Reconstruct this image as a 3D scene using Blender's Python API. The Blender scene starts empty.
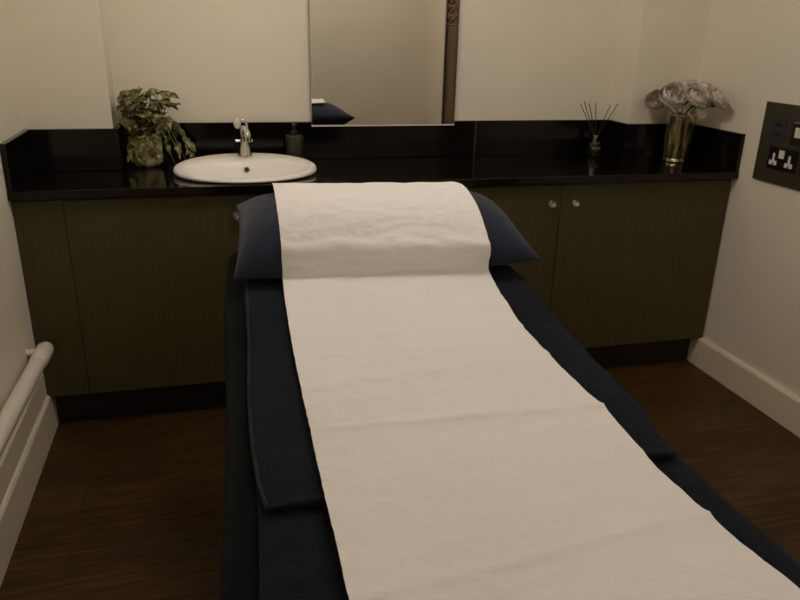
import bpy, bmesh, math, random
from mathutils import Vector, Matrix, Euler, noise

random.seed(7)
scn = bpy.context.scene
COL = scn.collection
PI = math.pi

# ------------------------------------------------------------------ room measures (metres)
XL, XR = -0.642, 2.118            # side walls
YF, YB, YX = 2.525, 3.048, 2.890  # worktop front, back wall, face of the boxed-out corners
XBL, XBR = -0.341, 1.800          # inner edges of the boxed-out corners
YREAR, ZC = -1.10, 2.42
ZT, ZS = 0.900, 1.0525            # worktop top, splash top
YD = 2.555                        # door fronts
YK = 2.619                        # kick board

def lerp(a, b, t): return a + (b - a) * t
def interp(x, xs, ys):
    if x <= xs[0]: return ys[0]
    for i in range(1, len(xs)):
        if x <= xs[i]:
            return lerp(ys[i-1], ys[i], (x - xs[i-1]) / (xs[i] - xs[i-1]))
    return ys[-1]
def smooth(e0, e1, x):
    t = max(0, min(1, (x - e0) / (e1 - e0))); return t*t*(3-2*t)
def nz(x, y, z=0.0): return noise.noise(Vector((x, y, z)))

# ------------------------------------------------------------------ materials
def srgb(r, g, b):
    f = lambda c: (c/255/12.92) if c/255 <= .04045 else ((c/255+.055)/1.055)**2.4
    return (f(r), f(g), f(b), 1)

class NT:
    def __init__(s, name):
        s.m = bpy.data.materials.new(name); s.m.use_nodes = True
        s.t = s.m.node_tree; s.b = s.t.nodes['Principled BSDF']
    def n(s, typ, **kw):
        nd = s.t.nodes.new(typ)
        for k, v in kw.items():
            if k in nd.inputs: nd.inputs[k].default_value = v
            else: setattr(nd, k, v)
        return nd
    def l(s, a, b): s.t.links.new(a, b)
    def set(s, **kw):
        for k, v in kw.items(): s.b.inputs[k.replace('_', ' ')].default_value = v
    def coords(s, scale=(1, 1, 1)):
        tc = s.n('ShaderNodeTexCoord'); mp = s.n('ShaderNodeMapping', Scale=scale)
        s.l(tc.outputs['Object'], mp.inputs['Vector']); return mp.outputs['Vector']
    def noise(s, vec, scale, detail=3, rough=.5):
        nd = s.n('ShaderNodeTexNoise', Scale=scale, Detail=detail, Roughness=rough); s.l(vec, nd.inputs['Vector']); return nd.outputs['Fac']
    def ramp(s, fac, stops):
        nd = s.n('ShaderNodeValToRGB'); e = nd.color_ramp.elements
        e[0].position, e[0].color = stops[0]; e[1].position, e[1].color = stops[-1]
        for p, c in stops[1:-1]:
            x = e.new(p); x.color = c
        s.l(fac, nd.inputs['Fac']); return nd.outputs['Color']
    def bump(s, h, strength, dist):
        nd = s.n('ShaderNodeBump', Strength=strength, Distance=dist); s.l(h, nd.inputs['Height']); s.l(nd.outputs['Normal'], s.b.inputs['Normal'])

def plain(name, col, rough=.5, metal=0., **kw):
    m = NT(name); m.set(Base_Color=col, Roughness=rough, Metallic=metal, **kw)
    v = m.coords(); f = m.noise(v, 60, 2); 
    r = m.n('ShaderNodeMapRange'); m.l(f, r.inputs['Value'])
    r.inputs['To Min'].default_value = max(0, rough-.04); r.inputs['To Max'].default_value = min(1, rough+.04)
    m.l(r.outputs['Result'], m.b.inputs['Roughness'])
    return m.m

def cmul(c, k): return (c[0]*k, c[1]*k, c[2]*k, 1)

def mat_wall(name, col):
    m = NT(name); v = m.coords()
    c = m.ramp(m.noise(v, 2.2, 4), [(.3, cmul(col, .965)), (.7, cmul(col, 1.03))])
    m.l(c, m.b.inputs['Base Color']); m.set(Roughness=.75)
    m.bump(m.noise(v, 160, 3), .12, .002); return m.m

def mat_floor():
    m = NT('dark wood floor'); v = m.coords()
    br = m.n('ShaderNodeTexBrick', Scale=1.0); m.l(v, br.inputs['Vector'])
    br.offset = .37
    for k, x in (('Color1', (.25, .25, .25, 1)), ('Color2', (.75, .75, .75, 1)), ('Mortar', (0, 0, 0, 1)), ('Mortar Size', .0016), ('Mortar Smooth', .2), ('Bias', 0.), ('Brick Width', 1.25), ('Row Height', .145)):
        br.inputs[k].default_value = x
    v2 = m.coords((1.4, 22, 1)); g = m.noise(v2, 3.0, 6, .62)
    v3 = m.coords((3, 90, 1)); g2 = m.noise(v3, 2.0, 3, .6)
    mx = m.n('ShaderNodeMix', data_type='FLOAT'); mx.inputs[0].default_value = .35; m.l(g, mx.inputs[2]); m.l(g2, mx.inputs[3])
    ad = m.n('ShaderNodeMath', operation='MULTIPLY_ADD'); m.l(br.outputs['Color'], ad.inputs[0]); ad.inputs[1].default_value = .22; m.l(mx.outputs[0], ad.inputs[2])
    c = m.ramp(ad.outputs[0], [(.38, srgb(32, 21, 7)), (.58, srgb(58, 40, 15)), (.78, srgb(92, 66, 26))])
    mm = m.n('ShaderNodeMix', data_type='RGBA', blend_type='MULTIPLY'); m.l(br.outputs['Fac'], mm.inputs[0]); m.l(c, mm.inputs[6]); mm.inputs[7].default_value = (.7, .68, .65, 1)
    m.l(mm.outputs[2], m.b.inputs['Base Color']); m.set(Roughness=.5); m.b.inputs['Specular IOR Level'].default_value = .3
    m.bump(ad.outputs[0], .12, .002); return m.m

def mat_granite():
    m = NT('polished black granite'); v = m.coords()
    c = m.ramp(m.noise(v, 220, 2), [(.35, srgb(10, 8, 5)), (.62, srgb(15, 12, 8)), (.8, srgb(36, 30, 22))])
    m.l(c, m.b.inputs['Base Color']); m.set(Roughness=.10); m.b.inputs['Specular IOR Level'].default_value = .32; return m.m

def mat_laminate():
    m = NT('dark olive laminate'); v = m.coords((60, 60, 2.2))
    c = m.ramp(m.noise(v, 4, 4), [(.3, srgb(63, 56, 31)), (.7, srgb(77, 69, 41))])
    m.l(c, m.b.inputs['Base Color']); m.set(Roughness=.45); m.b.inputs['Specular IOR Level'].default_value = .35
    m.bump(m.noise(v, 4, 4), .08, .001); return m.m

def mat_towel(name, a, b, fine=900):
    m = NT(name); v = m.coords()
    c = m.ramp(m.noise(v, 26, 5, .65), [(.3, a), (.7, b)])
    sp = m.ramp(m.noise(v, 230 if fine > 600 else 90, 4, .75), [(.30, (.55, .55, .57, 1)), (.55, (1, 1, 1, 1)), (.72, (1.9, 1.9, 1.95, 1))])
    mx = m.n('ShaderNodeMix', data_type='RGBA', blend_type='MULTIPLY'); mx.inputs[0].default_value = 1.
    m.l(c, mx.inputs[6]); m.l(sp, mx.inputs[7]); m.l(mx.outputs[2], m.b.inputs['Base Color'])
    m.set(Roughness=.95, Sheen_Weight=.10 if fine > 600 else .05, Sheen_Roughness=.5)
    m.b.inputs['Sheen Tint'].default_value = (.45, .5, .62, 1)
    m.b.inputs['Specular IOR Level'].default_value = .06
    m.bump(m.noise(v, 260, 4, .7), .8 if fine > 600 else .25, .006); return m.m

def mat_cotton(name, a, b):
    m = NT(name); v = m.coords()
    c = m.ramp(m.noise(v, 9, 4), [(.3, a), (.7, b)])
    m.l(c, m.b.inputs['Base Color']); m.set(Roughness=.85, Sheen_Weight=.12)
    m.b.inputs['Specular IOR Level'].default_value = .2
    m.bump(m.noise(v, 500, 2), .25, .001); return m.m

def mat_paper():
    m = NT('white couch roll paper'); v = m.coords()
    c = m.ramp(m.noise(v, 3, 3), [(.3, (.77, .757, .742, 1)), (.7, (.81, .797, .782, 1))])
    m.l(c, m.b.inputs['Base Color']); m.set(Roughness=.85)
    m.b.inputs['Specular IOR Level'].default_value = .2
    v2 = m.coords((1, 1.7, 1.3)); a = m.noise(v2, 17, 4, .55); b = m.noise(v, 420, 2)
    ad = m.n('ShaderNodeMath', operation='MULTIPLY_ADD'); m.l(b, ad.inputs[0]); ad.inputs[1].default_value = .06; m.l(a, ad.inputs[2])
    m.bump(ad.outputs[0], .5, .013); return m.m

def mat_leaf():
    m = NT('variegated pothos leaf'); v = m.coords()
    c = m.ramp(m.noise(v, 55, 3, .6), [(.34, srgb(38, 44, 20)), (.48, srgb(82, 84, 44)), (.58, srgb(132, 126, 82)), (.74, srgb(178, 166, 122))])
    m.l(c, m.b.inputs['Base Color']); m.set(Roughness=.5); m.b.inputs['Specular IOR Level'].default_value = .3; return m.m

def mat_pot():
    m = NT('decorated cream pot'); v = m.coords()
    c = m.ramp(m.noise(v, 26, 3, .55), [(.36, srgb(96, 104, 44)), (.46, srgb(150, 148, 70)), (.53, srgb(204, 194, 160)), (.8, srgb(214, 204, 178))])
    m.l(c, m.b.inputs['Base Color']); m.set(Roughness=.22); return m.m

def mat_vase():
    m = NT('smoky gold mirrored glass'); v = m.coords((9, 9, 1.1))
    f = m.noise(v, 4, 5, .65)
    c = m.ramp(f, [(.40, srgb(74, 66, 42)), (.50, srgb(160, 148, 104)), (.60, srgb(244, 232, 186))])
    m.l(c, m.b.inputs['Base Color']); m.set(Metallic=.9, Roughness=.17)
    m.bump(f, .5, .010); return m.m

def mat_petal():
    m = NT('faded grey lilac petal'); v = m.coords()
    c = m.ramp(m.noise(v, 45, 4), [(.3, srgb(160, 150, 138)), (.7, srgb(222, 210, 194))])
    m.l(c, m.b.inputs['Base Color']); m.set(Roughness=.8); return m.m

def mat_wood(name, a, b):
    m = NT(name); v = m.coords((14, 14, 1.5))
    c = m.ramp(m.noise(v, 4, 5, .6), [(.3, a), (.7, b)])
    m.l(c, m.b.inputs['Base Color']); m.set(Roughness=.4); return m.m

WALLC = (.82, .772, .65, 1)
M = dict(
    wall=mat_wall('cream painted plaster', WALLC),
    ceil=mat_wall('white ceiling paint', (.74, .71, .65, 1)),
    skirt=plain('cream gloss trim paint', (.84, .77, .60, 1), .35),
    pipe=plain('white gloss pipe paint', (.82, .77, .69, 1), .3),
    floor=mat_floor(), granite=mat_granite(), lam=mat_laminate(),
    kick=plain('black brown kick board', srgb(30, 24, 18), .5),
    carcass=plain('dark cabinet board', srgb(52, 46, 36), .6),
    streak=plain('grey reflection streak', srgb(74, 70, 58), .5),
    ceramic=plain('glazed white ceramic', (.93, .91, .87, 1), .33),
    chrome=plain('chrome', (.78, .77, .74, 1), .12, 1.),
    dark=plain('black void', (.006, .006, .006, 1), .6),
    glass_w=plain('milky white knob plastic', (.72, .7, .62, 1), .15),
    cover=mat_towel('dark navy velour cover', srgb(7, 12, 11), srgb(13, 18, 16), 500),
    towel=mat_towel('navy terry towel', srgb(14, 18, 25), srgb(26, 32, 41), 900),
    hem=mat_towel('navy towel hem', srgb(34, 38, 46), srgb(48, 52, 60), 900),
    pillow=mat_cotton('navy cotton pillowcase', srgb(29, 36, 51), srgb(37, 45, 62)),
    paper=mat_paper(), vinyl=plain('black vinyl pad', srgb(26, 26, 28), .45),
    frame=plain('grey metal couch frame', srgb(120, 120, 118), .35, .8),
    leaf=mat_leaf(), pot=mat_pot(), stem=plain('green plant stem', srgb(78, 84, 44), .5),
    soil=plain('dark potting soil', srgb(40, 30, 20), .95),
    vase=mat_vase(), petal=mat_petal(), pleaf=plain('pale dusty leaf', srgb(150, 146, 128), .7),
    fstem=plain('dull green flower stem', srgb(70, 72, 48), .7),
    reed=plain('dark brown reed', srgb(34, 22, 13), .85),
    dglass=plain('dark amber glass', srgb(22, 20, 11), .12),
    label=plain('faded silver label', srgb(92, 86, 68), .5, .2),
    silver=plain('brushed silver collar', (.62, .6, .54, 1), .25, 1.),
    soap=plain('dark grey dispenser', srgb(50, 48, 40), .3),
    soapblk=plain('black pump plastic', srgb(24, 23, 20), .3),
    plate=plain('dark bronze plate', srgb(62, 57, 43), .4, .2),
    modblk=plain('black socket insert', srgb(18, 16, 14), .35),
    modblue=plain('blue grey data insert', srgb(44, 45, 54), .45),
    white=plain('white switch plastic', srgb(232, 226, 214), .35),
    screenwood=mat_wood('brown polished wood', srgb(78, 60, 18), srgb(100, 78, 24)),
    screenred=mat_wood('reddish dark wood', srgb(56, 34, 14), srgb(74, 46, 20)), screencarve=mat_wood('pale worn carving', srgb(120, 88, 56), srgb(150, 114, 76)),
    screendark=mat_wood('dark stained wood', srgb(36, 24, 12), srgb(52, 34, 18)),
)
m = NT('silvered mirror'); m.set(Base_Color=(.86, .85, .82, 1), Metallic=1., Roughness=.012); M['mirror'] = m.m
m = NT('clear crystal'); m.set(Base_Color=(.95, .95, .92, 1), Roughness=.02, IOR=1.6, Transmission_Weight=.92); M['crystal'] = m.m

# ------------------------------------------------------------------ mesh helpers
def box(bm, x0, x1, y0, y1, z0, z1):
    v = [bm.verts.new(p) for p in ((x0,y0,z0),(x1,y0,z0),(x1,y1,z0),(x0,y1,z0),(x0,y0,z1),(x1,y0,z1),(x1,y1,z1),(x0,y1,z1))]
    for f in ((0,3,2,1),(4,5,6,7),(0,1,5,4),(1,2,6,5),(2,3,7,6),(3,0,4,7)):
        bm.faces.new([v[i] for i in f])
    return v

def rings(bm, loops, cap0=True, cap1=True, closed=True):
    rows = [[bm.verts.new(p) for p in lp] for lp in loops]
    n = len(rows[0])
    for a, b in zip(rows, rows[1:]):
        for i in range(n if closed else n-1):
            j = (i+1) % n
            bm.faces.new((a[i], a[j], b[j], b[i]))
    if cap0: bm.faces.new(list(reversed(rows[0])))
    if cap1: bm.faces.new(rows[-1])
    return rows

def circle(c, a, b, seg, z=None, tilt=0.):
    return [(c[0]+a*math.cos(2*PI*i/seg), c[1]+b*math.sin(2*PI*i/seg), c[2]+tilt*b*math.sin(2*PI*i/seg)) for i in range(seg)]

def lathe(bm, prof, c=(0, 0, 0), seg=32, cap0=True, cap1=True):
    return rings(bm, [circle((c[0], c[1], c[2]+z), max(r, 1e-4), max(r, 1e-4), seg) for r, z in prof], cap0, cap1)

def tube(bm, pts, r, seg=8, cap=True):
    pts = [Vector(p) for p in pts]; loops = []
    t = (pts[1]-pts[0]).normalized()
    up = Vector((0, 0, 1)) if abs(t.z) < .9 else Vector((1, 0, 0))
    nrm = t.cross(up).normalized()
    for i, p in enumerate(pts):
        a = pts[max(i-1, 0)]; b = pts[min(i+1, len(pts)-1)]
        t = (b-a).normalized(); nrm = (nrm - t*nrm.dot(t)).normalized(); bn = t.cross(nrm)
        rr = r[i] if isinstance(r, (list, tuple)) else r
        loops.append([p + nrm*rr*math.cos(2*PI*k/seg) + bn*rr*math.sin(2*PI*k/seg) for k in range(seg)])
    rings(bm, loops, cap, cap)

def extrude_poly(bm, poly, z0, z1):
    rings(bm, [[(x, y, z0) for x, y in poly], [(x, y, z1) for x, y in poly]])

def grid(bm, rows):
    vs = [[bm.verts.new(p) for p in r] for r in rows]
    for a, b in zip(vs, vs[1:]):
        for i in range(len(a)-1):
            bm.faces.new((a[i], a[i+1], b[i+1], b[i]))
    return vs

def obj(name, bm, mat, parent=None, smooth_=False, bevel=0., solid=0., sub=0, autosm=None, origin=None):
    bmesh.ops.recalc_face_normals(bm, faces=bm.faces)
    me = bpy.data.meshes.new(name)
    if parent is not None:
        w = Matrix.Identity(4); p = parent
        while p is not None: w = p.matrix_basis @ w; p = p.parent
        bm.transform(w.inverted())
    elif origin is not None:
        bm.transform(Matrix.Translation(-Vector(origin)))
    bm.to_mesh(me); bm.free()
    o = bpy.data.objects.new(name, me); COL.objects.link(o)
    me.materials.append(mat)
    if parent is not None: o.parent = parent
    elif origin is not None: o.location = origin
    if smooth_:
        for f in me.polygons: f.use_smooth = True
        if autosm is not None: me.set_sharp_from_angle(angle=math.radians(autosm))
    if solid:
        s = o.modifiers.new('thick', 'SOLIDIFY'); s.thickness = solid; s.offset = -1
    if bevel:
        b = o.modifiers.new('bevel', 'BEVEL'); b.width = bevel; b.segments = 2; b.limit_method = 'ANGLE'; b.angle_limit = math.radians(40)
    if sub:
        s = o.modifiers.new('sub', 'SUBSURF'); s.levels = s.render_levels = sub
    return o

def thing(name, label, cat, loc=(0, 0, 0), rz=0., group=None, rot=None):
    o = bpy.data.objects.new(name, None); COL.objects.link(o)
    o.empty_display_size = .1
    o.location = loc; o.rotation_euler = rot if rot else (0, 0, rz)
    o['label'] = label; o['category'] = cat
    if group: o['group'] = group
    o.matrix_basis = Matrix.LocRotScale(Vector(loc), Euler(o.rotation_euler), None)
    return o

def tag(o, label, cat, group=None):
    o['label'] = label; o['category'] = cat
    if group: o['group'] = group
    return o

def struct(name, bm, mat, label, cat, bevel=0.):
    o = obj(name, bm, mat, bevel=bevel); o['kind'] = 'structure'; o['label'] = label; o['category'] = cat
    return o
B = bmesh.new

# ------------------------------------------------------------------ setting
T = .12
b = B(); box(b, XL-T, XR+T, YREAR-T, YB+T, -T, 0); struct('floor', b, M['floor'], 'dark brown wood plank floor of the treatment room', 'floor')
b = B(); box(b, XL-T, XR+T, YREAR-T, YB+T, ZC, ZC+T); struct('ceiling', b, M['ceil'], 'plain white ceiling over the treatment room', 'ceiling')
b = B(); extrude_poly(b, [(XL, YX), (XBL, YX), (XBL, YB), (XBR, YB), (XBR, YX), (XR, YX), (XR, YB+T), (XL, YB+T)], 0, ZC)
struct('wall_back', b, M['wall'], 'cream back wall with boxed-out corners above the black worktop', 'wall')
b = B(); box(b, XL-T, XL, YREAR-T, YB+T, 0, ZC); struct('wall_left', b, M['wall'], 'cream left wall above the white heating pipe', 'wall')
b = B(); box(b, XR, XR+T, YREAR-T, YB+T, 0, ZC); struct('wall_right', b, M['wall'], 'cream right wall carrying the dark socket plate', 'wall')
b = B(); box(b, XL, XR, YREAR-T, YREAR, 0, ZC); struct('wall_rear', b, M['wall'], 'plain cream wall behind the foot of the couch', 'wall')

def skirting(name, x_wall, sgn, y0, y1, h, t, label):
    b = B()
    prof = [(0, 0), (t, 0), (t, h-.012), (t-.005, h-.003), (t-.010, h), (0, h)]
    rings(b, [[(x_wall+sgn*px, y0, pz) for px, pz in prof], [(x_wall+sgn*px, y1, pz) for px, pz in prof]])
    return struct(name, b, M['skirt'], label, 'skirting board')
skirting('baseboard_right', XR, -1, YREAR, YK-.002, .139, .020, 'cream painted skirting board along the right wall')
skirting('baseboard_left', XL, 1, YREAR, YK-.002, .150, .022, 'thick cream skirting board under the left wall pipe')
b = B(); box(b, XL, XL+.012, YREAR, YD+.03, .1502, .240); struct('trim_1', b, M['skirt'], 'flat cream board between left skirting and white pipe', 'trim', .003)

# ------------------------------------------------------------------ heating pipe
t = thing('heating_pipe', 'white painted pipe running low along the left wall', 'pipe', (-.598, 1.0, .36))
r = .0255; zp = .372; xe, ye = -.588, 2.47
def px(y): return max(xe - .022*(ye-y), XL+.030)
b = B(); tube(b, [(px(y), y, zp) for y in (YREAR+.01, 0, 1.0, 2.0, 2.365)], r, 20); obj('pipe', b, M['pipe'], t, True, autosm=50)
b = B(); q = r+.0025
tube(b, [(px(y), y, zp) for y in (2.345, 2.349, 2.455, 2.470, 2.480, 2.485)], [q-.003, q, q, q-.004, q-.011, q-.02], 20)
tube(b, [(px(2.44), 2.44, zp), (XL-.0004, 2.44, zp)], .012, 14); obj('end_elbow', b, M['pipe'], t, True, autosm=60)
for y in (1.2, .1):
    b = B(); tube(b, [(px(y), y-.009, zp), (px(y), y+.009, zp)], r+.003, 20)
    box(b, XL-.0004, px(y)-r+.004, y-.008, y+.008, zp-.009, zp+.009)
    obj('pipe_clip', b, M['pipe'], t)

# ------------------------------------------------------------------ base cabinets
def knob(parent, x, z):
    b = B(); lathe(b, [(.011, 0), (.011, .003), (.005, .005), (.005, .010)], seg=16)
    b.transform(Matrix.Translation((x, YD-.0002, z)) @ Matrix.Rotation(PI/2, 4, 'X'))
    k = obj('knob', b, M['chrome'], parent, True, autosm=40)
    k['label'] = 'round faceted crystal knob'
    b = B(); lathe(b, [(.006, .0), (.0135, .006), (.0145, .011), (.011, .018), (.006, .021)], seg=8)
    b.transform(Matrix.Translation((x, YD-.0095, z)) @ Matrix.Rotation(PI/2, 4, 'X'))
    obj('crystal', b, M['crystal'], k)

def cabinet(label, x0, x1, split, kn, filler=None):
    t = thing('base_cabinet', label, 'cabinet', ((x0+x1)/2, 2.7, 0), group=None)
    yb = 2.865
    b = B(); th = .018; za, zb = .139, .8685
    fx = filler if filler is not None else x0
    box(b, fx, fx+th, YD+.020, yb, za, zb); box(b, x1-th, x1, YD+.020, yb, za, zb)
    box(b, fx+th, x1-th, YD+.020, yb, za, za+th); box(b, fx+th, x1-th, yb-th, yb, za+th, zb)
    obj('carcass', b, M['carcass'], t)
    for a, c in ((x0, split), (split, x1)):
        b = B(); box(b, a+.0015, c-.0015, YD, YD+.0185, za, .862)
        d = obj('door', b, M['lam'], t, bevel=.0012)
        for kx in kn:
            if a < kx < c: knob(d, kx, .7885)
    if filler is not None:
        b = B(); box(b, filler, x0-.0004, YD+.001, YD+.0195, za, .862); obj('filler_panel', b, M['lam'], t, bevel=.001)
    b = B(); box(b, fx, x1, YK, YK+.016, .001, .1385); obj('kick_board', b, M['kick'], t)
    return t
cabinet('dark olive cabinet under the basin, beside the left wall', -.486, .585, .112, (.074,), XL+.004)
cabinet('dark olive cabinet with two crystal knobs beside the right wall', .589, XR-.006, 1.334, (1.290, 1.392))

# ------------------------------------------------------------------ worktop, splashback
BCX, BCY = .128, 2.752
g = .0012
outer = [(XL+g, YF), (XR-g, YF), (XR-g, YX-g), (XBR-g, YX-g), (XBR-g, YB-g), (XBL+g, YB-g), (XBL+g, YX-g), (XL+g, YX-g)]
b = B()
hole = [(BCX+.237*math.cos(2*PI*i/48), BCY+.179*math.sin(2*PI*i/48)) for i in range(48)]
ov = [b.verts.new((x, y, ZT)) for x, y in outer]; hv = [b.verts.new((x, y, ZT)) for x, y in hole]
es = [b.edges.new((l[i], l[(i+1) % len(l)])) for l in (ov, hv) for i in range(len(l))]
bmesh.ops.triangle_fill(b, use_beauty=True, use_dissolve=False, edges=es)
for f in list(b.faces):
    c = f.calc_center_median()
    if ((c.x-BCX)/.237)**2+((c.y-BCY)/.179)**2 < .9 and all(v in hv for v in f.verts): b.faces.remove(f)
ret = bmesh.ops.extrude_face_region(b, geom=list(b.faces))
bmesh.ops.translate(b, verts=[e for e in ret['geom'] if isinstance(e, bmesh.types.BMVert)], vec=(0, 0, -.030))
tag(obj('worktop', b, M['granite'], bevel=.002, origin=(.7, 2.7, ZT)), 'long polished black granite worktop along the back wall', 'worktop')

t = thing('splashback', 'low polished black granite upstand around the worktop', 'splashback', (.7, 3.0, ZT))
th = .020; z0 = ZT+.0008
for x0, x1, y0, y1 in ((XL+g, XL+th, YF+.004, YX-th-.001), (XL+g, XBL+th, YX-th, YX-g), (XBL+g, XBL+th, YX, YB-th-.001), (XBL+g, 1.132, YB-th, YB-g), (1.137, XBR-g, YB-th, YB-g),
                       (XBR-th, XBR-g, YX, YB-th-.001), (XBR-th, XR-g, YX-th, YX-g), (XR-th, XR-g, YF+.004, YX-th-.001)):
    b = B(); box(b, x0, x1, y0, y1, z0, ZS); obj('upstand_panel', b, M['granite'], t, bevel=.0015)
b = B(); box(b, 1.1322, 1.1368, YB-th-.0006, YB-g, z0, ZS-.001); obj('reflection_strip', b, M['streak'], t)  # grey strip paints in a vertical reflected streak on the granite

# ------------------------------------------------------------------ basin and tap
t = thing('wash_basin', 'white oval wash basin set into the black worktop', 'basin', (BCX, BCY, ZT))
prof = [  # cy, a, b, z, tilt
    (-.010, .215, .150, -.004, 0), (0, .238, .180, .0012, 0), (0, .254, .196, .0012, 0), (0, .262, .204, .010, .03), (0, .2625, .205, .018, .055), (0, .259, .2015, .026, .07),
    (0, .251, .194, .030, .075), (-.004, .243, .183, .0305, .08), (-.050, .226, .127, .028, .085), (-.052, .219, .118, .019, .07),
    (-.053, .208, .108, -.012, .02), (-.053, .188, .094, -.052, 0), (-.051, .140, .070, -.088, 0), (-.050, .070, .040, -.104, 0), (-.048, .024, .024, -.108, 0)]
b = B()
loops = [circle((BCX, BCY+cy, ZT+z), a, bb, 64, tilt=tl) for cy, a, bb, z, tl in prof]
under = [(-.048, .080, .050, -.118), (-.050, .150, .082, -.102), (-.048, .200, .106, -.064), (-.048, .215, .116, -.020)]
loops += [circle((BCX, BCY+cy, ZT+z), a, bb, 64) for cy, a, bb, z in under]
rows = rings(b, loops, False, False)
for i in range(64):
    j = (i+1) % 64; b.faces.new((rows[-1][i], rows[-1][j], rows[0][j], rows[0][i]))
obj('bowl', b, M['ceramic'], t, True, autosm=60)
b = B(); lathe(b, [(.026, -.1085), (.026, -.1055), (.018, -.1045), (.016, -.107), (.0, -.107)], (BCX, BCY-.048, ZT), 24, True, False); obj('drain', b, M['chrome'], t, True, autosm=40)
oy, oz = BCY+.0625, ZT+.002
ovf = Matrix.Translation((BCX+.004, oy-.0045, oz)) @ Matrix.Rotation(math.radians(68), 4, 'X')
b = B(); lathe(b, [(.0085, -.004), (.0085, .003), (.0115, .003), (.0115, -.004)], seg=20, cap0=False, cap1=False); b.transform(ovf); o = obj('overflow', b, M['chrome'], t, True, autosm=40); o['label'] = 'chrome rimmed overflow hole'
b = B(); lathe(b, [(.0084, -.003), (.0084, .0012)], seg=20); b.transform(ovf); obj('overflow_hole', b, M['dark'], o)

TX, TY, TZ = BCX+.004, BCY+.124, ZT+.0405
t = thing('mixer_tap', 'chrome mixer tap standing on the back of the basin', 'tap', (TX, TY, TZ))
b = B(); lathe(b, [(.0275, 0), (.0285, .003), (.0265, .012), (.0225, .034), (.0185, .056), (.0170, .074), (.0178, .078), (.0178, .088), (.0165, .092), (.0150, .110), (.0120, .117), (.004, .119)], (TX, TY, TZ), 32); obj('tap_body', b, M['chrome'], t, True, autosm=35)
b = B(); pts = []
for k in range(13):
    a = k/12
    pts.append((TX+.003+.004*a, TY-.010-.070*a, TZ+.088+.030*math.sin(a*PI*.62)-.020*a))
tube(b, pts, [.0125-.0012*k/12 for k in range(13)], 16); obj('spout', b, M['chrome'], t, True, autosm=50)
e = Vector(pts[-1]); b = B(); lathe(b, [(.0120, -.026), (.0150, -.024), (.0155, -.010), (.0150, -.002), (.0120, .008), (.004, .010)], (e.x, e.y-.003, e.z), 22); obj('aerator', b, M['chrome'], t, True, autosm=40)
for x0, x1 in ((-.033, -.014), (.014, .031)):
    b = B(); tube(b, [(TX+x0, TY, TZ+.062), (TX+x0*.8+x1*.2, TY, TZ+.062), (TX+x1, TY, TZ+.062)], [.0062, .006, .0042] if x0 < 0 else [.0042, .005, .0062], 12); obj('side_stud', b, M['chrome'], t, True, autosm=40)
b = B(); pts = [(TX+.012, TY-.004, TZ+.108), (TX+.012, TY-.006, TZ+.126), (TX+.006, TY-.008, TZ+.137), (TX-.004, TY-.008, TZ+.141), (TX-.014, TY-.006, TZ+.138)]
tube(b, pts, [.0050, .0048, .0052, .0058, .006], 12); h = obj('lever', b, M['chrome'], t, True)
b = B(); bmesh.ops.create_uvsphere(b, u_segments=20, v_segments=12, radius=.0150); b.transform(Matrix.Translation((TX-.024, TY-.008, TZ+.128)) @ Matrix.Diagonal((.95, .9, 1.35, 1))); o = obj('lever_knob', b, M['glass_w'], h, True); o['label'] = 'milky white knob'

# ------------------------------------------------------------------ soap dispenser
t = thing('soap_dispenser', 'dark grey soap dispenser standing right of the basin tap', 'soap dispenser', (.336, 2.978, ZT))
c = (.336, 2.978, ZT+.0008)
b = B(); lathe(b, [(.034, 0), (.0355, .004), (.0365, .100), (.035, .105), (.030, .107), (.016, .1075)], c, 32); obj('bottle', b, M['soap'], t, True, autosm=35)
b = B(); lathe(b, [(.016, .1075), (.016, .121), (.010, .124), (.005, .125), (.005, .141), (.0095, .142), (.0095, .152), (.006, .154)], c, 20); p = obj('pump', b, M['soapblk'], t, True, autosm=35)
b = B(); tube(b, [(c[0], c[1]-.004, c[2]+.148), (c[0]-.006, c[1]-.026, c[2]+.148), (c[0]-.008, c[1]-.034, c[2]+.142)], [.0045, .004, .0035], 10); obj('nozzle', b, M['soapblk'], p, True)

# ------------------------------------------------------------------ mirror 
MX0, MX1, MZ0, MZ1 = .413, 1.030, 1.041, 1.96
t = thing('wall_mirror', 'tall frameless wall mirror above the splashback', 'mirror', (MX0, 3.0150, MZ0))
mw = t.matrix_basis
W, H = (MX1-MX0), (MZ1-MZ0)
b = B(); box(b, 0, W, 0, .0045, 0, H); b.transform(mw); obj('mirror_glass', b, M['mirror'], t, bevel=.0012)
b = B(); box(b, .02, W-.02, .0050, .0085, .03, H-.02); b.transform(mw); obj('backing_board', b, M['white'], t)
b = B(); box(b, 0, W, -.0012, .0085, -.0052, -.0004); b.transform(mw); obj('bottom_channel', b, M['white'], t)

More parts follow.
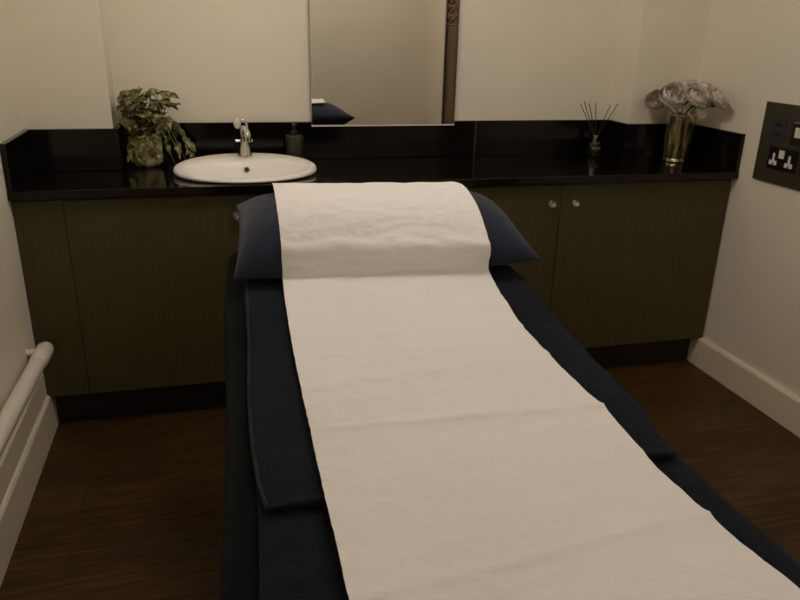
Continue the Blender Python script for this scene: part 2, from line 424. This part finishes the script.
# ------------------------------------------------------------------ carved wooden screen by the right wall (seen in the mirror)
SX0, SX1, SY0, SY1 = 2.048, 2.092, -.325, .36
t = thing('wooden_screen', 'brown wooden screen with carved top seen in the mirror', 'screen', (2.07, .02, 0))
b = B(); box(b, SX0-.004, SX1, SY0, SY0+.045, .0005, 2.0); obj('edge_post', b, M['screendark'], t, bevel=.003)
b = B(); box(b, SX0+.004, SX1-.004, SY0+.0455, SY0+.135, .0005, 1.455); obj('stile', b, M['screenred'], t, bevel=.003)
b = B(); box(b, SX0, SX1, SY0+.1355, SY0+.30, .0005, 1.455); obj('stile', b, M['screenwood'], t, bevel=.003)
b = B(); box(b, SX0+.010, SX1-.004, SY0+.0455, SY0+.30, 1.4555, 2.0); obj('carved_panel', b, M['screenred'], t, bevel=.002)
b = B()
for k in range(7):
    z = 1.475+k*.074; ya_, yb_ = SY0+.052, SY0+.294
    tube(b, [(SX0+.006, ya_, z), (SX0+.002, (ya_+yb_)/2, z+.030), (SX0+.006, yb_, z+.062)], .0075, 6)
    tube(b, [(SX0+.006, ya_+.10, z+.062), (SX0+.006, yb_, z+.010)], .006, 6)
    tube(b, [(SX0+.006, ya_, z+.060), (SX0+.003, ya_+.06, z+.035)], .006, 6)
    tube(b, [(SX0+.006, ya_, z-.008), (SX0+.006, yb_, z-.008)], .006, 6)
obj('carving', b, M['screencarve'], t)
b = B(); box(b, SX0, SX1, SY0+.3005, SY1-.1005, .0005, 2.0); obj('panel', b, M['screendark'], t, bevel=.002)
b = B(); box(b, SX0, SX1, SY1-.10, SY1, .0005, 2.0); obj('stile', b, M['screenwood'], t, bevel=.003)

# ------------------------------------------------------------------ treatment couch
YA, YZ = .32, 2.001
def zprof(y): return interp(y, [0, 1.3365, 1.4025, 1.4685, 1.5345, 1.6087, 2.0048], [.8175, .8175, .825, .8406, .8505, .8547, .8547])   # paper level on the bare couch
def ease(y):   # softened profile
    return (zprof(y-.04)+2*zprof(y)+zprof(y+.04))/4
def cl(y): return interp(y, [.33, .7425, .99, 1.2375, 1.65, 2.005], [-.0297, -.0231, -.0107, 0, .0099, .0281])
def cr(y): return interp(y, [.33, .825, 1.0725, 1.32, 1.5675, 2.005], [.698, .698, .7130, .7360, .7520, .7560])
t = thing('treatment_couch', 'treatment couch dressed in a dark navy cover', 'couch', (.35, 1.16, 0))
b = B(); ny = 70
def section(y, k):
    zt = ease(y) - .0335; xl, xr = cl(y), cr(y); rr = .037
    pts = []
    zs = [.09, .22, .36, .50, .63, zt-rr-.02]
    for z in zs:
        d = (zt-z)
        w = .009*d/.6*math.sin(y*9+1)+.007*nz(y*5, z*3, 1)
        pts.append((xl - .004 - w*d*1.6 - .012*smooth(.30, .0, zt-z)*0, y, z))
    for q in range(1, 6):
        a = q/6*PI/2
        pts.append((xl+rr-rr*math.cos(a), y, zt-rr+rr*math.sin(a)))
    n = 14
    for q in range(n+1):
        x = lerp(xl+rr, xr-rr, q/n); pts.append((x, y, zt))
    for q in range(5, 0, -1):
        a = q/6*PI/2
        pts.append((xr-rr+rr*math.cos(a), y, zt-rr+rr*math.sin(a)))
    for z in reversed(zs):
        d = (zt-z)
        w = .009*d/.6*math.sin(y*8+2)+.007*nz(y*5, z*3, 7)
        pts.append((xr + .004 + w*d*1.6, y, z))
    return pts
loops = [section(lerp(YA, YZ, j/ny), j) for j in range(ny+1)]
# head and foot ends drop too
rows = [[b.verts.new(p) for p in lp] for lp in loops]
for a, c in zip(rows, rows[1:]):
    for i in range(len(a)-1): b.faces.new((a[i], a[i+1], c[i+1], c[i]))
b.faces.new(rows[0]); b.faces.new(list(reversed(rows[-1])))
obj('cover', b, M['cover'], t, True, autosm=60)
b = B(); box(b, .06, .60, YA+.04, YZ-.04, .69, .770); obj('padded_top', b, M['vinyl'], t, bevel=.012)
b = B()
for x0, x1, y0, y1 in ((.09, .13, .45, 1.90), (.53, .57, .45, 1.90), (.13, .53, .45, .49), (.13, .53, 1.86, 1.90)): box(b, x0, x1, y0, y1, .645, .685)
obj('frame', b, M['frame'], t)
for x in (.09, .53):
    for y in (.52, 1.79):
        b = B(); box(b, x, x+.04, y, y+.04, .012, .6445); l = obj('leg', b, M['frame'], t, bevel=.003)
        b = B(); lathe(b, [(.03, .0005), (.03, .008), (.018, .0118)], (x+.02, y+.02, 0), 20); obj('foot_pad', b, M['vinyl'], l)

# lower towel
def cloth(name, rows_fn, mat, label, cat, solid, origin, sub=0, group=None):
    b = B(); grid(b, rows_fn); o = obj(name, b, mat, None, True, solid=solid, sub=sub, origin=origin)
    return tag(o, label, cat, group)
def towel_rows(y0, y1, ny, nx, fl, fr, lift, amp, seed, edge_drop=.006, hem=False):
    out = []
    for j in range(ny+1):
        y = lerp(y0, y1, j/ny); row = []
        for i in range(nx+1):
            s = i/nx; x = lerp(fl(y), fr(y), s)
            z = ease(y) + lift + amp*abs(nz(x*7, y*7, seed)) + .5*amp*abs(nz(x*19, y*19, seed))
            ex = min(s, 1-s)*(fr(y)-fl(y))
            z -= edge_drop*smooth(.03, .0, ex)
            if hem:
                z += .004*smooth(.014, .004, y-y0) 
                z += .002*smooth(.012, .0, ex)
            yy = y + (.004*nz(x*9, seed, 3) if j in (0,) else 0)
            row.append((x + .003*nz(y*9, seed, s*5), yy, z))
        out.append(row)
    return out
fl1 = lambda y: interp(y, [.33, .6517, .7169, .7928, 1.155, 1.98], [.0083, .0181, .0231, .0281, .0413, .0619])
fr1 = lambda y: interp(y, [.33, .8085, .99, 1.32, 1.98], [.690, .688, .6980, .7111, .7219])
cloth('towel', towel_rows(.345, 1.988, 160, 60, fl1, fr1, -.0215, .0025, 3, .003), M['towel'], 'long navy towel lying directly on the couch cover', 'towel', .0055, (.35, 1.15, .80))
fl2 = lambda y: interp(y, [.826, .8950, .99, 1.0535, 1.1979, 1.3678, 1.5081, 1.8975], [.0429, .0347, .033, .0338, .0388, .0495, .0569, .0701])
fr2 = lambda y: interp(y, [.822, .8762, .9793, 1.1649, 1.2804, 1.3885, 1.4916, 1.8975], [.673, .685, .7050, .7220, .7320, .7390, .7420, .7420])
cloth('towel', towel_rows(.824, 1.984, 130, 60, fl2, fr2, -.0095, .0030, 11, .0045, True), M['towel'], 'second navy towel under the pillow with a hem across the couch', 'towel', .006, (.36, 1.4, .81))

# stitched hems along the upper towel's edges
up_towel = bpy.data.objects['towel.001']
def tz(y): return ease(y) - .0095
b = B(); tube(b, [(fl2(y)+.001, y, tz(y)-.0045) for y in [.828+.012*k for k in range(94)]], .0036, 8); o = obj('side_hem', b, M['hem'], up_towel, True); o['label'] = 'lighter stitched edge'
b = B(); tube(b, [(lerp(fl2(.826), fr2(.826), k/40), .826+.002*nz(k*.4, 1), tz(.826)-.0005) for k in range(41)], .0042, 8); obj('end_hem', b, M['towel'], up_towel, True)

# ------------------------------------------------------------------ pillow
PCX, PCY, PROT = .4191, 1.785, math.radians(-4.0)
PW, PD = .374, .201
def pillow_pt(s, t_, side):
    # s across the couch, t along it; the left end is plump, the right end tapers to a point
    x = PW*s*(1-.075*(1-abs(t_)**3)*abs(s)**3) if s > 0 else PW*s*(1-.03*(1-abs(t_)**3)*abs(s)**3)
    y = PD*t_
    ps = max(0., 1-abs(s)**4.6)**.56 if s > 0 else max(0., 1-abs(s)**6)**.5
    prof = ps * max(0., 1-abs(t_)**2.1)**.52
    zm = .9105 + (.040 - .012*smooth(0, 1, s))*t_ + .010*smooth(.4, 1., s)
    if side > 0: z = (1.0255-zm)*prof
    else: z = -(zm-.8555)*prof
    if side > 0: z += (.0028*nz(s*4, t_*5, 2)+.0016*nz(s*10, t_*11, 4))*prof**.5
    c, sn = math.cos(PROT), math.sin(PROT)
    return (PCX + x*c - y*sn, PCY + x*sn + y*c, zm+z)
N = 48
def uu(i):   # denser towards the edges
    a = -1+2*i/N; return math.sin(a*PI/2)
b = B()
top = [[b.verts.new(pillow_pt(uu(i), uu(j), 1)) for i in range(N+1)] for j in range(N+1)]
bot = [[(top[j][i] if i in (0, N) or j in (0, N) else b.verts.new(pillow_pt(uu(i), uu(j), -1))) for i in range(N+1)] for j in range(N+1)]
for j in range(N):
    for i in range(N):
        b.faces.new((top[j][i], top[j][i+1], top[j+1][i+1], top[j+1][i]))
        try: b.faces.new((bot[j][i], bot[j+1][i], bot[j+1][i+1], bot[j][i+1]))
        except ValueError: pass
from mathutils.bvhtree import BVHTree
bmesh.ops.recalc_face_normals(b, faces=b.faces)
PBVH = BVHTree.FromBMesh(b)
tag(obj('pillow', b, M['pillow'], None, True, origin=(PCX, PCY, .856)), 'plump navy pillow at the head of the couch', 'pillow')

# ------------------------------------------------------------------ couch roll paper
xRy = [.3465, .5222, .6089, .6765, .7854, .8341, .9669, 1.075, 1.2004, 1.3151, 1.4347, 1.499, 1.5551, 1.6087, 1.7457, 1.8331, 1.98]
xRx = [.6369, .6295, .6163, .6089, .6089, .6138, .6229, .622, .6262, .6303, .6394, .6394, .6385, .6385, .6427, .646, .6517]
xLy = [.3465, .6286, .7136, .8159, .9892, 1.1212, 1.2878, 1.414, 1.5337, 1.6335, 1.7218, 1.9123, 1.98]
xLx = [.1097, .1163, .1188, .1196, .1237, .127, .132, .1361, .1403, .1452, .1468, .1526, .1535]
path = [(y, ease(y)) for y in [.352+.006*k for k in range(186)]]
climb = [(1.4768, .8400), (1.5056, .8490), (1.5287, .8570), (1.5470, .8660), (1.5600, .8730), (1.5640, .8850), (1.5630, .8990), (1.5585, .9110), (1.5575, .9220), (1.5650, .9370), (1.5850, .9535), (1.6038, .9680), (1.6236, .9834), (1.6483, .9974), (1.6747, 1.0089),
         (1.7077, 1.0188), (1.7407, 1.0263), (1.7737, 1.03), (1.8067, 1.0308), (1.8331, 1.0291), (1.8604, 1.0246), (1.8851, 1.018)]
# resample the climb finely with Catmull-Rom
def cat(p0, p1, p2, p3, t):
    return tuple(.5*((2*p1[k])+(-p0[k]+p2[k])*t+(2*p0[k]-5*p1[k]+4*p2[k]-p3[k])*t*t+(-p0[k]+3*p1[k]-3*p2[k]+p3[k])*t**3) for k in range(2))
allp = path[-2:] + climb
for i in range(1, len(allp)-2):
    for q in range(4):
        if i > 1 or q > 0: path.append(cat(allp[i-1], allp[i], allp[i+1], allp[i+2], q/4))
path.append(climb[-1])
folds = [(.974, -.025, .0056), (.640, .045, .0050), (.80, .05, .0016), (1.155, .05, .0028), (1.336, -.025, .0026), (1.25, -.02, .0016)]
b = B(); NX = 84; rws = []
L = len(path)
for j, (y, z) in enumerate(path):
    ta = path[max(j-1, 0)]; tb = path[min(j+1, L-1)]
    ty, tz = tb[0]-ta[0], tb[1]-ta[1]; ln = math.hypot(ty, tz); ny_, nz_ = -tz/ln, ty/ln
    row = []
    w = smooth(1.40, 1.57, y)      # how far the pillow skew has set in
    for i in range(NX+1):
        s = i/NX
        xr = interp(y, xRy, xRx); xl = interp(y + .062*w, xLy, xLx)
        x = lerp(xl, xr, s)
        yy = y + w*.056*(1-s)
        bed = 1-.6*smooth(1.5, 1.56, y)
        d = bed*(.0040*abs(nz(x*3.5, y*8, 5)) + .0022*abs(nz(x*9+3, y*17, 9)) + .0011*nz(x*22, y*34, 4))
        for cx_, cy_, am, ra in ((.22, .76, .0022, .030), (.30, .70, .0018, .022), (.47, .735, .0016, .035), (.25, .66, -.0016, .03), (.40, .98, .0012, .03), (.52, .66, .0014, .03)):
            q = math.hypot((x-cx_), (y-cy_)*1.6)/ra
            if q < 3: d += am*math.exp(-q*q)*(1+.9*nz(x*50, y*60, 1))
        for fy, sl, am in folds:
            q = (y - (fy + sl*(s-.5)) - .004*nz(x*5, fy*9, 2))/.010
            d += am*(math.exp(-abs(q)*.9) + (.35 if q > 0 else 0)*math.exp(-abs(q)*.25)) if abs(q) < 14 else 0
        # crumples across the front of the pillow
        k = math.exp(-((z-.945)/.022)**2)
        d += k*(.013*abs(nz(x*7+y*12, y*22, 2)) + .004*abs(nz(x*20, y*40, 6)))
        k2 = smooth(1.61, 1.73, y)
        d += k2*(.0045*abs(nz(x*8, y*13, 8))+.0018*nz(x*22, y*28, 1))
        d += .003
        ragged = .010*nz(x*8, 3.3, 1)+.004*nz(x*40, 1, 2) if j == L-1 else 0
        edge = .0007*nz(y*60, s*3, 3) if i in (0, NX) else 0
        p = Vector((x+edge, yy + ny_*d + ragged, z + nz_*d))
        if y > 1.48:
            for _ in range(14):
                lc, nn, fi, ds = PBVH.find_nearest(p)
                if (p-lc).dot(nn) > 0 and ds > .003: break
                p = p + Vector((0, ny_, nz_ if z > .874 else abs(nz_)))*.0025
        row.append(p)
    rws.append(row)
grid(b, rws)
tag(obj('couch_paper', b, M['paper'], None, True, origin=(.38, 1.1, .82)), 'wide white paper strip running over the couch and pillow', 'paper')

# ------------------------------------------------------------------ potted pothos
PX, PY = -.238, 2.952
t = thing('potted_pothos', 'trailing variegated pothos in a patterned pot left of the basin', 'plant', (PX, PY, ZT))
c = (PX, PY, ZT+.0008)
b = B(); lathe(b, [(.040, 0), (.046, .003), (.058, .018), (.063, .045), (.0635, .085), (.060, .112), (.0575, .1125), (.0585, .085), (.057, .05), (.040, .012)], c, 40); pot = obj('pot', b, M['pot'], t, True, autosm=40); pot['label'] = 'cream pot patterned with green and yellow leaves'
b = B(); lathe(b, [(.054, .088), (.054, .098), (.03, .102)], c, 24); obj('soil', b, M['soil'], t, True)
bs, bl = B(), B()
def leaf(bm, base, d, up, L_, Wd, curl):
    d = d.normalized(); side = d.cross(up).normalized(); nrm = side.cross(d).normalized()
    prof = [(0, 0), (.10, .62), (.28, 1.0), (.5, .88), (.75, .48), (.92, .16), (1, 0)]
    mid, lf, rt = [], [], []
    for u_, w_ in prof:
        p = base + d*(L_*u_) - nrm*(curl*L_*u_*u_)
        mid.append(bm.verts.new(p - nrm*(.10*Wd*w_)))
        lf.append(bm.verts.new(p + side*(Wd*.5*w_) - d*(L_*.10*(1-u_)*w_) + nrm*.0004) if w_ else mid[-1])
        rt.append(bm.verts.new(p - side*(Wd*.5*w_) - d*(L_*.10*(1-u_)*w_) + nrm*.0004) if w_ else mid[-1])
    for k in range(len(prof)-1):
        for a, sgn in ((lf, 1), (rt, -1)):
            vs = [mid[k], mid[k+1], a[k+1], a[k]]
            u2 = []
            for q in vs:
                if q not in u2: u2.append(q)
            if len(u2) >= 3:
                bm.faces.new(u2 if sgn > 0 else list(reversed(u2)))
rnd = random.Random(21)
def ok(p): return p.y < 3.004 and p.z > ZT+.022 and p.x > (-.303 if p.z < ZS+.02 else -.326) and not (p.z < ZT+.06 and ((p.x-BCX)/.285)**2+((p.y-BCY)/.230)**2 < 1)
def vine(pts, nl, size):
    tube(bs, pts, .0018, 5)
    pv = [Vector(p) for p in pts]
    for k in range(nl):
        f = (k+.6)/nl*(len(pv)-1); i = min(int(f), len(pv)-2); p = pv[i].lerp(pv[i+1], f-i)
        for tr in range(8):
            ax = (pv[i+1]-pv[i]).normalized()
            dd = Vector((rnd.uniform(-1, 1), rnd.uniform(-1.1, .25), rnd.uniform(-.9, .35))) + ax*.7
            L_ = size*rnd.uniform(.75, 1.2)
            tip = p + dd.normalized()*L_
            if ok(p) and ok(tip):
                leaf(bl, p, dd, Vector((rnd.uniform(-.3, .3), -.7, .8)), L_, L_*rnd.uniform(.40, .62), rnd.uniform(.05, .5)); break
top = Vector((PX, PY, ZT+.105))
for k in range(32):
    a = rnd.uniform(0, 2*PI); r0 = rnd.uniform(.008, .042)
    p0 = top + Vector((r0*math.cos(a), r0*math.sin(a), -.004))
    hgt = rnd.uniform(.06, .185); out = rnd.uniform(.015, .065)
    p1 = p0 + Vector((math.cos(a)*out*.5, math.sin(a)*out*.3-.006, hgt*.6)); p2 = p0 + Vector((math.cos(a)*out, math.sin(a)*out*.4-.014, hgt))
    p3 = p2 + Vector((math.cos(a)*.03, -.014, rnd.uniform(-.02, .012)))
    for q in (p1, p2, p3):
        q.y = min(q.y, 2.998); q.x = max(q.x, -.298)
    vine([p0, p1, p2, p3], 6, .046)
for ex, ez, ey in ((.165, .10, -.012), (.150, .15, -.006), (.135, .07, -.03), (.110, .115, -.05), (.175, .055, -.010), (.095, .055, -.05)):      # trails to the right over the basin
    p0 = top + Vector((.02, 0, 0)); 
    vine([p0, top + Vector((.045, ey*.4, .075)), top + Vector((ex*.65, ey*.8, .045+.25*ez)), top + Vector((ex, ey, -.105+ez*.75)), top + Vector((ex+.012, ey-.004, -.135+ez*.75))], 7, .044)
for ex, ey, ez in ((-.048, -.055, -.055), (-.020, -.068, -.072), (.012, -.070, -.030), (.040, -.060, -.060), (-.050, -.030, -.02)):   # short trails over the front rim
    p0 = top + Vector((ex*.4, ey*.5, 0))
    vine([p0, top + Vector((ex*.8, ey*.9, .022)), top + Vector((ex*1.05, ey*1.12, ez*.4)), top + Vector((ex*1.1, ey*1.16, ez))], 5, .040)
obj('vine_stem', bs, M['stem'], t, True)
obj('foliage', bl, M['leaf'], t, True)

# ------------------------------------------------------------------ vase and peonies
VX, VY = 1.992, 2.795
t = thing('vase', 'smoky gold mirrored vase in the right corner of the worktop', 'vase', (VX, VY, ZT))
c = (VX, VY, ZT+.0008)
b = B(); lathe(b, [(.050, 0), (.053, .003), (.052, .010), (.049, .016), (.051, .024), (.057, .10), (.065, .196), (.0615, .1965), (.053, .10), (.047, .03), (.02, .026)], c, 44); obj('vase_body', b, M['vase'], t, True, autosm=40)
b = B(); lathe(b, [(.0652, .1968), (.0662, .199), (.0658, .203), (.0625, .2035), (.0618, .1968)], c, 44, False, False); o = obj('rim', b, M['silver'], t, True); o['label'] = 'pale silver rim'
def peony(center, r, tilt, label, seed):
    rn = random.Random(seed); cen = Vector(center)
    t = thing('peony', label, 'flower', center, group='peonies in the gold vase')
    r *= 1.02; b = B(); rot = Euler(tilt).to_matrix()
    # layered cupped petals
    for ring, (n, rad, wid, hgt, opn) in enumerate(((7, 1.0, 1.15, .86, .55), (6, .90, 1.05, 1.02, .15), (6, .70, .85, 1.05, .0), (5, .47, .66, 1.02, .0), (4, .24, .45, .95, .0))):
        for k in range(n):
            a0 = 2*PI*(k+rn.uniform(-.25, .25))/n + ring*.5
            rows_ = []
            for v_ in range(6):
                v = v_/5; row = []
                for u_ in range(7):
                    u = (u_/6-.5)*2
                    wv = math.sin(min(1, v*1.05)*PI*.62+.25)
                    ang = a0 + u*wid*.62*wv
                    rr = r*rad*(.20+.80*math.sin(v*PI*(.66-.14*opn))**.8)*(1+opn*.16*v*v) + r*.035*math.sin(u*7+k)*v
                    zz = r*(-.72 + hgt*1.15*v**1.25) - r*.10*abs(u)**2.2*v + r*.022*rn.uniform(-1, 1)*v
                    if ring == 0: zz -= r*.25*v*v
                    p = rot @ Vector((rr*math.cos(ang), rr*math.sin(ang), zz)); row.append(cen+p)
                rows_.append(row)
            grid(b, rows_)
    o = obj('bloom', b, M['petal'], t, True, solid=.0006)
    b = B(); lathe(b, [(r*.10, -r*.95), (r*.30, -r*.80), (r*.36, -r*.66), (r*.2, -r*.6)], (0, 0, 0), 12); b.transform(Matrix.Translation(cen) @ rot.to_4x4()); obj('calyx', b, M['fstem'], t, True)
    st = cen + rot @ Vector((0, 0, -r*.9))
    k = Vector((VX + (cen.x-VX)*.16, VY + (cen.y-VY)*.16, 0))
    end = Vector((VX + (VX-cen.x)*.10, VY + (VY-cen.y)*.10, ZT+.032))
    mouth = Vector((VX + max(-.045, min(.045, (cen.x-VX)*.5)), VY + max(-.045, min(.045, (cen.y-VY)*.5)), ZT+.212))
    b = B(); tube(b, [st, st.lerp(mouth, .6)+Vector((0, 0, .004)), mouth, end], .0024, 6); obj('flower_stem', b, M['fstem'], t, True)
    return t
D = math.radians
peony((1.857, 2.800, 1.162), .044, (D(30), D(-52), 0), 'grey lilac peony at the far left of the gold vase', 1)
peony((1.882, 2.705, 1.188), .058, (D(40), D(-10), 0), 'largest grey lilac peony, open towards the front left of the vase', 2)
peony((1.964, 2.660, 1.184), .047, (D(35), D(8), 0), 'grey lilac peony at the front middle of the bunch', 3)
peony((2.050, 2.738, 1.212), .045, (D(10), D(12), 0), 'grey peony standing up behind the front middle bloom', 4)
peony((2.046, 2.632, 1.178), .042, (D(25), D(42), 0), 'grey peony at the right end, close to the wall', 5)
peony((2.008, 2.822, 1.216), .050, (D(-8), D(-6), 0), 'grey lilac peony topping the back of the bunch', 6)
t = thing('flower_leaf', 'single pale rounded leaf hanging over the vase rim', 'leaf', (1.966, 2.64, 1.13))
b = B(); rows_ = []
for v_ in range(7):
    v = v_/6; row = []
    wd = .024*math.sin(PI*min(1, .10+.88*v))**.7
    for u_ in range(7):
        u = (u_/6-.5)*2
        row.append((1.966 + u*wd, 2.640-.014*v-.006*u*u, 1.150 - .052*v - .006*(1-u*u)*math.sin(v*PI)))
    rows_.append(row)
grid(b, rows_); obj('leaf_blade', b, M['pleaf'], t, True, solid=.0008)
b = B(); tube(b, [(1.966, 2.641, 1.149), (1.972, 2.690, 1.150), (1.985, 2.748, 1.118), (1.995, 2.775, 1.03)], .0015, 6); obj('leaf_stalk', b, M['fstem'], t, True)

# ------------------------------------------------------------------ reed diffuser
DX, DY = 1.684, 2.962
t = thing('reed_diffuser', 'small dark glass diffuser bottle holding reeds on the worktop', 'diffuser', (DX, DY, ZT))
c = (DX, DY, ZT+.0008)
b = B(); lathe(b, [(.030, 0), (.034, .003), (.035, .008), (.035, .054), (.033, .060), (.020, .066), (.0125, .0675), (.0115, .055), (.0115, .03)], c, 36); obj('bottle', b, M['dglass'], t, True, autosm=35)
b = B(); lathe(b, [(.0132, .0682), (.0138, .070), (.0138, .091), (.0125, .0925), (.0105, .0925), (.0105, .0682)], c, 28, False, False); o = obj('collar', b, M['silver'], t, True, autosm=40); o['label'] = 'silver neck collar'
b = B()
seg = 12; rw = []
for z in (.028, .044):
    rw.append([(c[0]+.0353*math.cos(a), c[1]+.0353*math.sin(a), c[2]+z) for a in [(-PI/2-.18)-.55+1.1*k/seg for k in range(seg+1)]])
grid(b, rw); obj('bottle_label', b, M['label'], t, True, solid=.0003)
tips = [(1.590, 2.958, 1.132), (1.616, 2.976, 1.141), (1.634, 2.960, 1.131), (1.680, 2.985, 1.131), (1.748, 2.975, 1.124), (1.772, 2.955, 1.130)]
words = ['leftmost dark reed leaning out of the diffuser', 'second dark reed from the left in the diffuser', 'third dark reed from the left in the diffuser', 'upright dark reed in the middle of the diffuser', 'shorter dark reed leaning right in the diffuser', 'rightmost dark reed leaning furthest towards the corner']
for k, (tp, wd) in enumerate(zip(tips, words)):
    tp = Vector(tp)
    q = Vector((DX-.0078+.0031*k, DY + (tp.y-DY)*.10, ZT+.090))
    d = (q-tp)/(tp.z-q.z); bt = q + d*(.050)
    bt.x = DX-.0060+.0024*k; bt.y = DY + (.004 if k % 2 else -.004)
    b = B(); tube(b, [bt, q.lerp(bt, .5), q, tp], .0017, 6); tag(obj('diffuser_reed', b, M['reed'], None, True, origin=tuple(bt)), wd, 'reed', 'reeds in the diffuser bottle')

# ------------------------------------------------------------------ socket plate on the right wall
t = thing('socket_plate', 'dark bronze plate with sockets and switches on the right wall', 'socket plate', (XR, 2.2, 1.04))
PXF = XR-.010
b = B(); box(b, PXF, XR-.0006, 1.86, 2.438, .891, 1.190); obj('faceplate', b, M['plate'], t, bevel=.002)
def insert(name, y1, y0, z0, z1, mat, d=.003):
    b = B(); box(b, PXF-d, PXF+.001, y0, y1, z0, z1); return obj(name, b, mat, t, bevel=.0008)
def sw(parent, name, yc, zc, w, h, mat, d=.006):
    b = B(); box(b, PXF-d, PXF-.0025, yc-w/2, yc+w/2, zc-h/2, zc+h/2); return obj(name, b, mat, parent, bevel=.001)
dm = insert('data_insert', 2.390, 2.310, 1.050, 1.136, M['modblue'])
for zc in (1.112, 1.076): sw(dm, 'data_port', 2.348, zc, .028, .017, M['modblk'], .0042)
def switchset(y1, y0):
    s = insert('switch_insert', y1, y0, 1.048, 1.134, M['modblk'])
    n = 3
    for k in range(n): sw(s, 'rocker', y1-.026-.020*k, 1.094, .0165, .036, M['white'])
    b = B(); box(b, PXF-.0038, PXF-.002, y0+.004, y1-.004, 1.127, 1.131); obj('bright_strip', b, M['silver'], s)
switchset(2.276, 2.188); switchset(2.168, 2.080)
def twin(y1):
    y0 = y1-.150
    s = insert('socket_insert', y1, y0, .946, 1.036, M['modblk'])
    b = B(); box(b, PXF-.0038, PXF-.002, y0+.003, y1-.003, 1.030, 1.0335); obj('bright_strip', b, M['silver'], s)
    sw(s, 'rocker', y1-.070, 1.006, .026, .030, M['white'])
    for yc in (y1-.031, y1-.112):
        sw(s, 'earth_hole', yc, .995, .011, .022, M['white'], .0042)
        for dy in (-.0115, .0115): sw(s, 'pin_hole', yc+dy, .970, .0165, .017, M['white'], .0042)
        sw(s, 'pin_hole', yc, .977, .012, .014, M['white'], .0040)
twin(2.372); twin(2.206)

# ------------------------------------------------------------------ ceiling lamp and added fill lamp
def lamp(x, y, power, label, r=.12):
    t = thing('ceiling_lamp', label, 'lamp', (x, y, ZC))
    b = B(); lathe(b, [(.07, -.0005), (.075, -.012), (.06, -.028), (.05, -.045), (.0, -.045)], (x, y, ZC), 36, True, False); obj('ceiling_rose', b, M['white'], t, True, autosm=40)
    gm = NT('glowing opal globe'); gm.set(Base_Color=(.9, .88, .8, 1)); gm.b.inputs['Emission Color'].default_value = (1, .88, .795, 1)
    gm.b.inputs['Emission Strength'].default_value = power/(PI*4*PI*r*r)
    b = B(); bmesh.ops.create_uvsphere(b, u_segments=32, v_segments=20, radius=r); b.transform(Matrix.Translation((x, y, ZC-.045-r)))
    obj('opal_globe', b, gm.m, t, True)
lamp(.50, 1.84, 21.8, 'round opal ceiling lamp over the pillow end of the couch')
lamp(1.05, -.25, 10.5, 'added round opal fill lamp over the foot of the couch')  # unseen lamp, added as fill to brighten the rear and right side

w = bpy.data.worlds.new('world'); scn.world = w; w.use_nodes = True
w.node_tree.nodes['Background'].inputs[0].default_value = (1, .85, .66, 1); w.node_tree.nodes['Background'].inputs[1].default_value = .02

# ------------------------------------------------------------------ camera
f, pit, ya, ro, hc = 719.402, .359757, -.261431, .0245201, 1.418767
F = Vector((-math.sin(ya)*math.cos(pit), math.cos(ya)*math.cos(pit), -math.sin(pit)))
Rv = Vector((math.cos(ya), math.sin(ya), 0)); U = Rv.cross(F)
R2 = Rv*math.cos(ro)+U*math.sin(ro); U2 = -Rv*math.sin(ro)+U*math.cos(ro)
cd = bpy.data.cameras.new('camera'); cam = bpy.data.objects.new('camera', cd); COL.objects.link(cam)
cd.sensor_width = 36; cd.lens = f*36/800; cd.clip_start = .02
mt = Matrix((R2, U2, -F)).transposed().to_4x4(); mt.translation = (0, 0, hc)
cam.matrix_world = mt
scn.camera = cam
scn.view_settings.view_transform = 'Standard'; scn.view_settings.look = 'None'
scn.view_settings.exposure = 0.; scn.view_settings.gamma = 1.
scn.cycles.max_bounces = 10; scn.cycles.diffuse_bounces = 6; scn.cycles.sample_clamp_indirect = 4
scn.cycles.caustics_reflective = False; scn.cycles.caustics_refractive = False
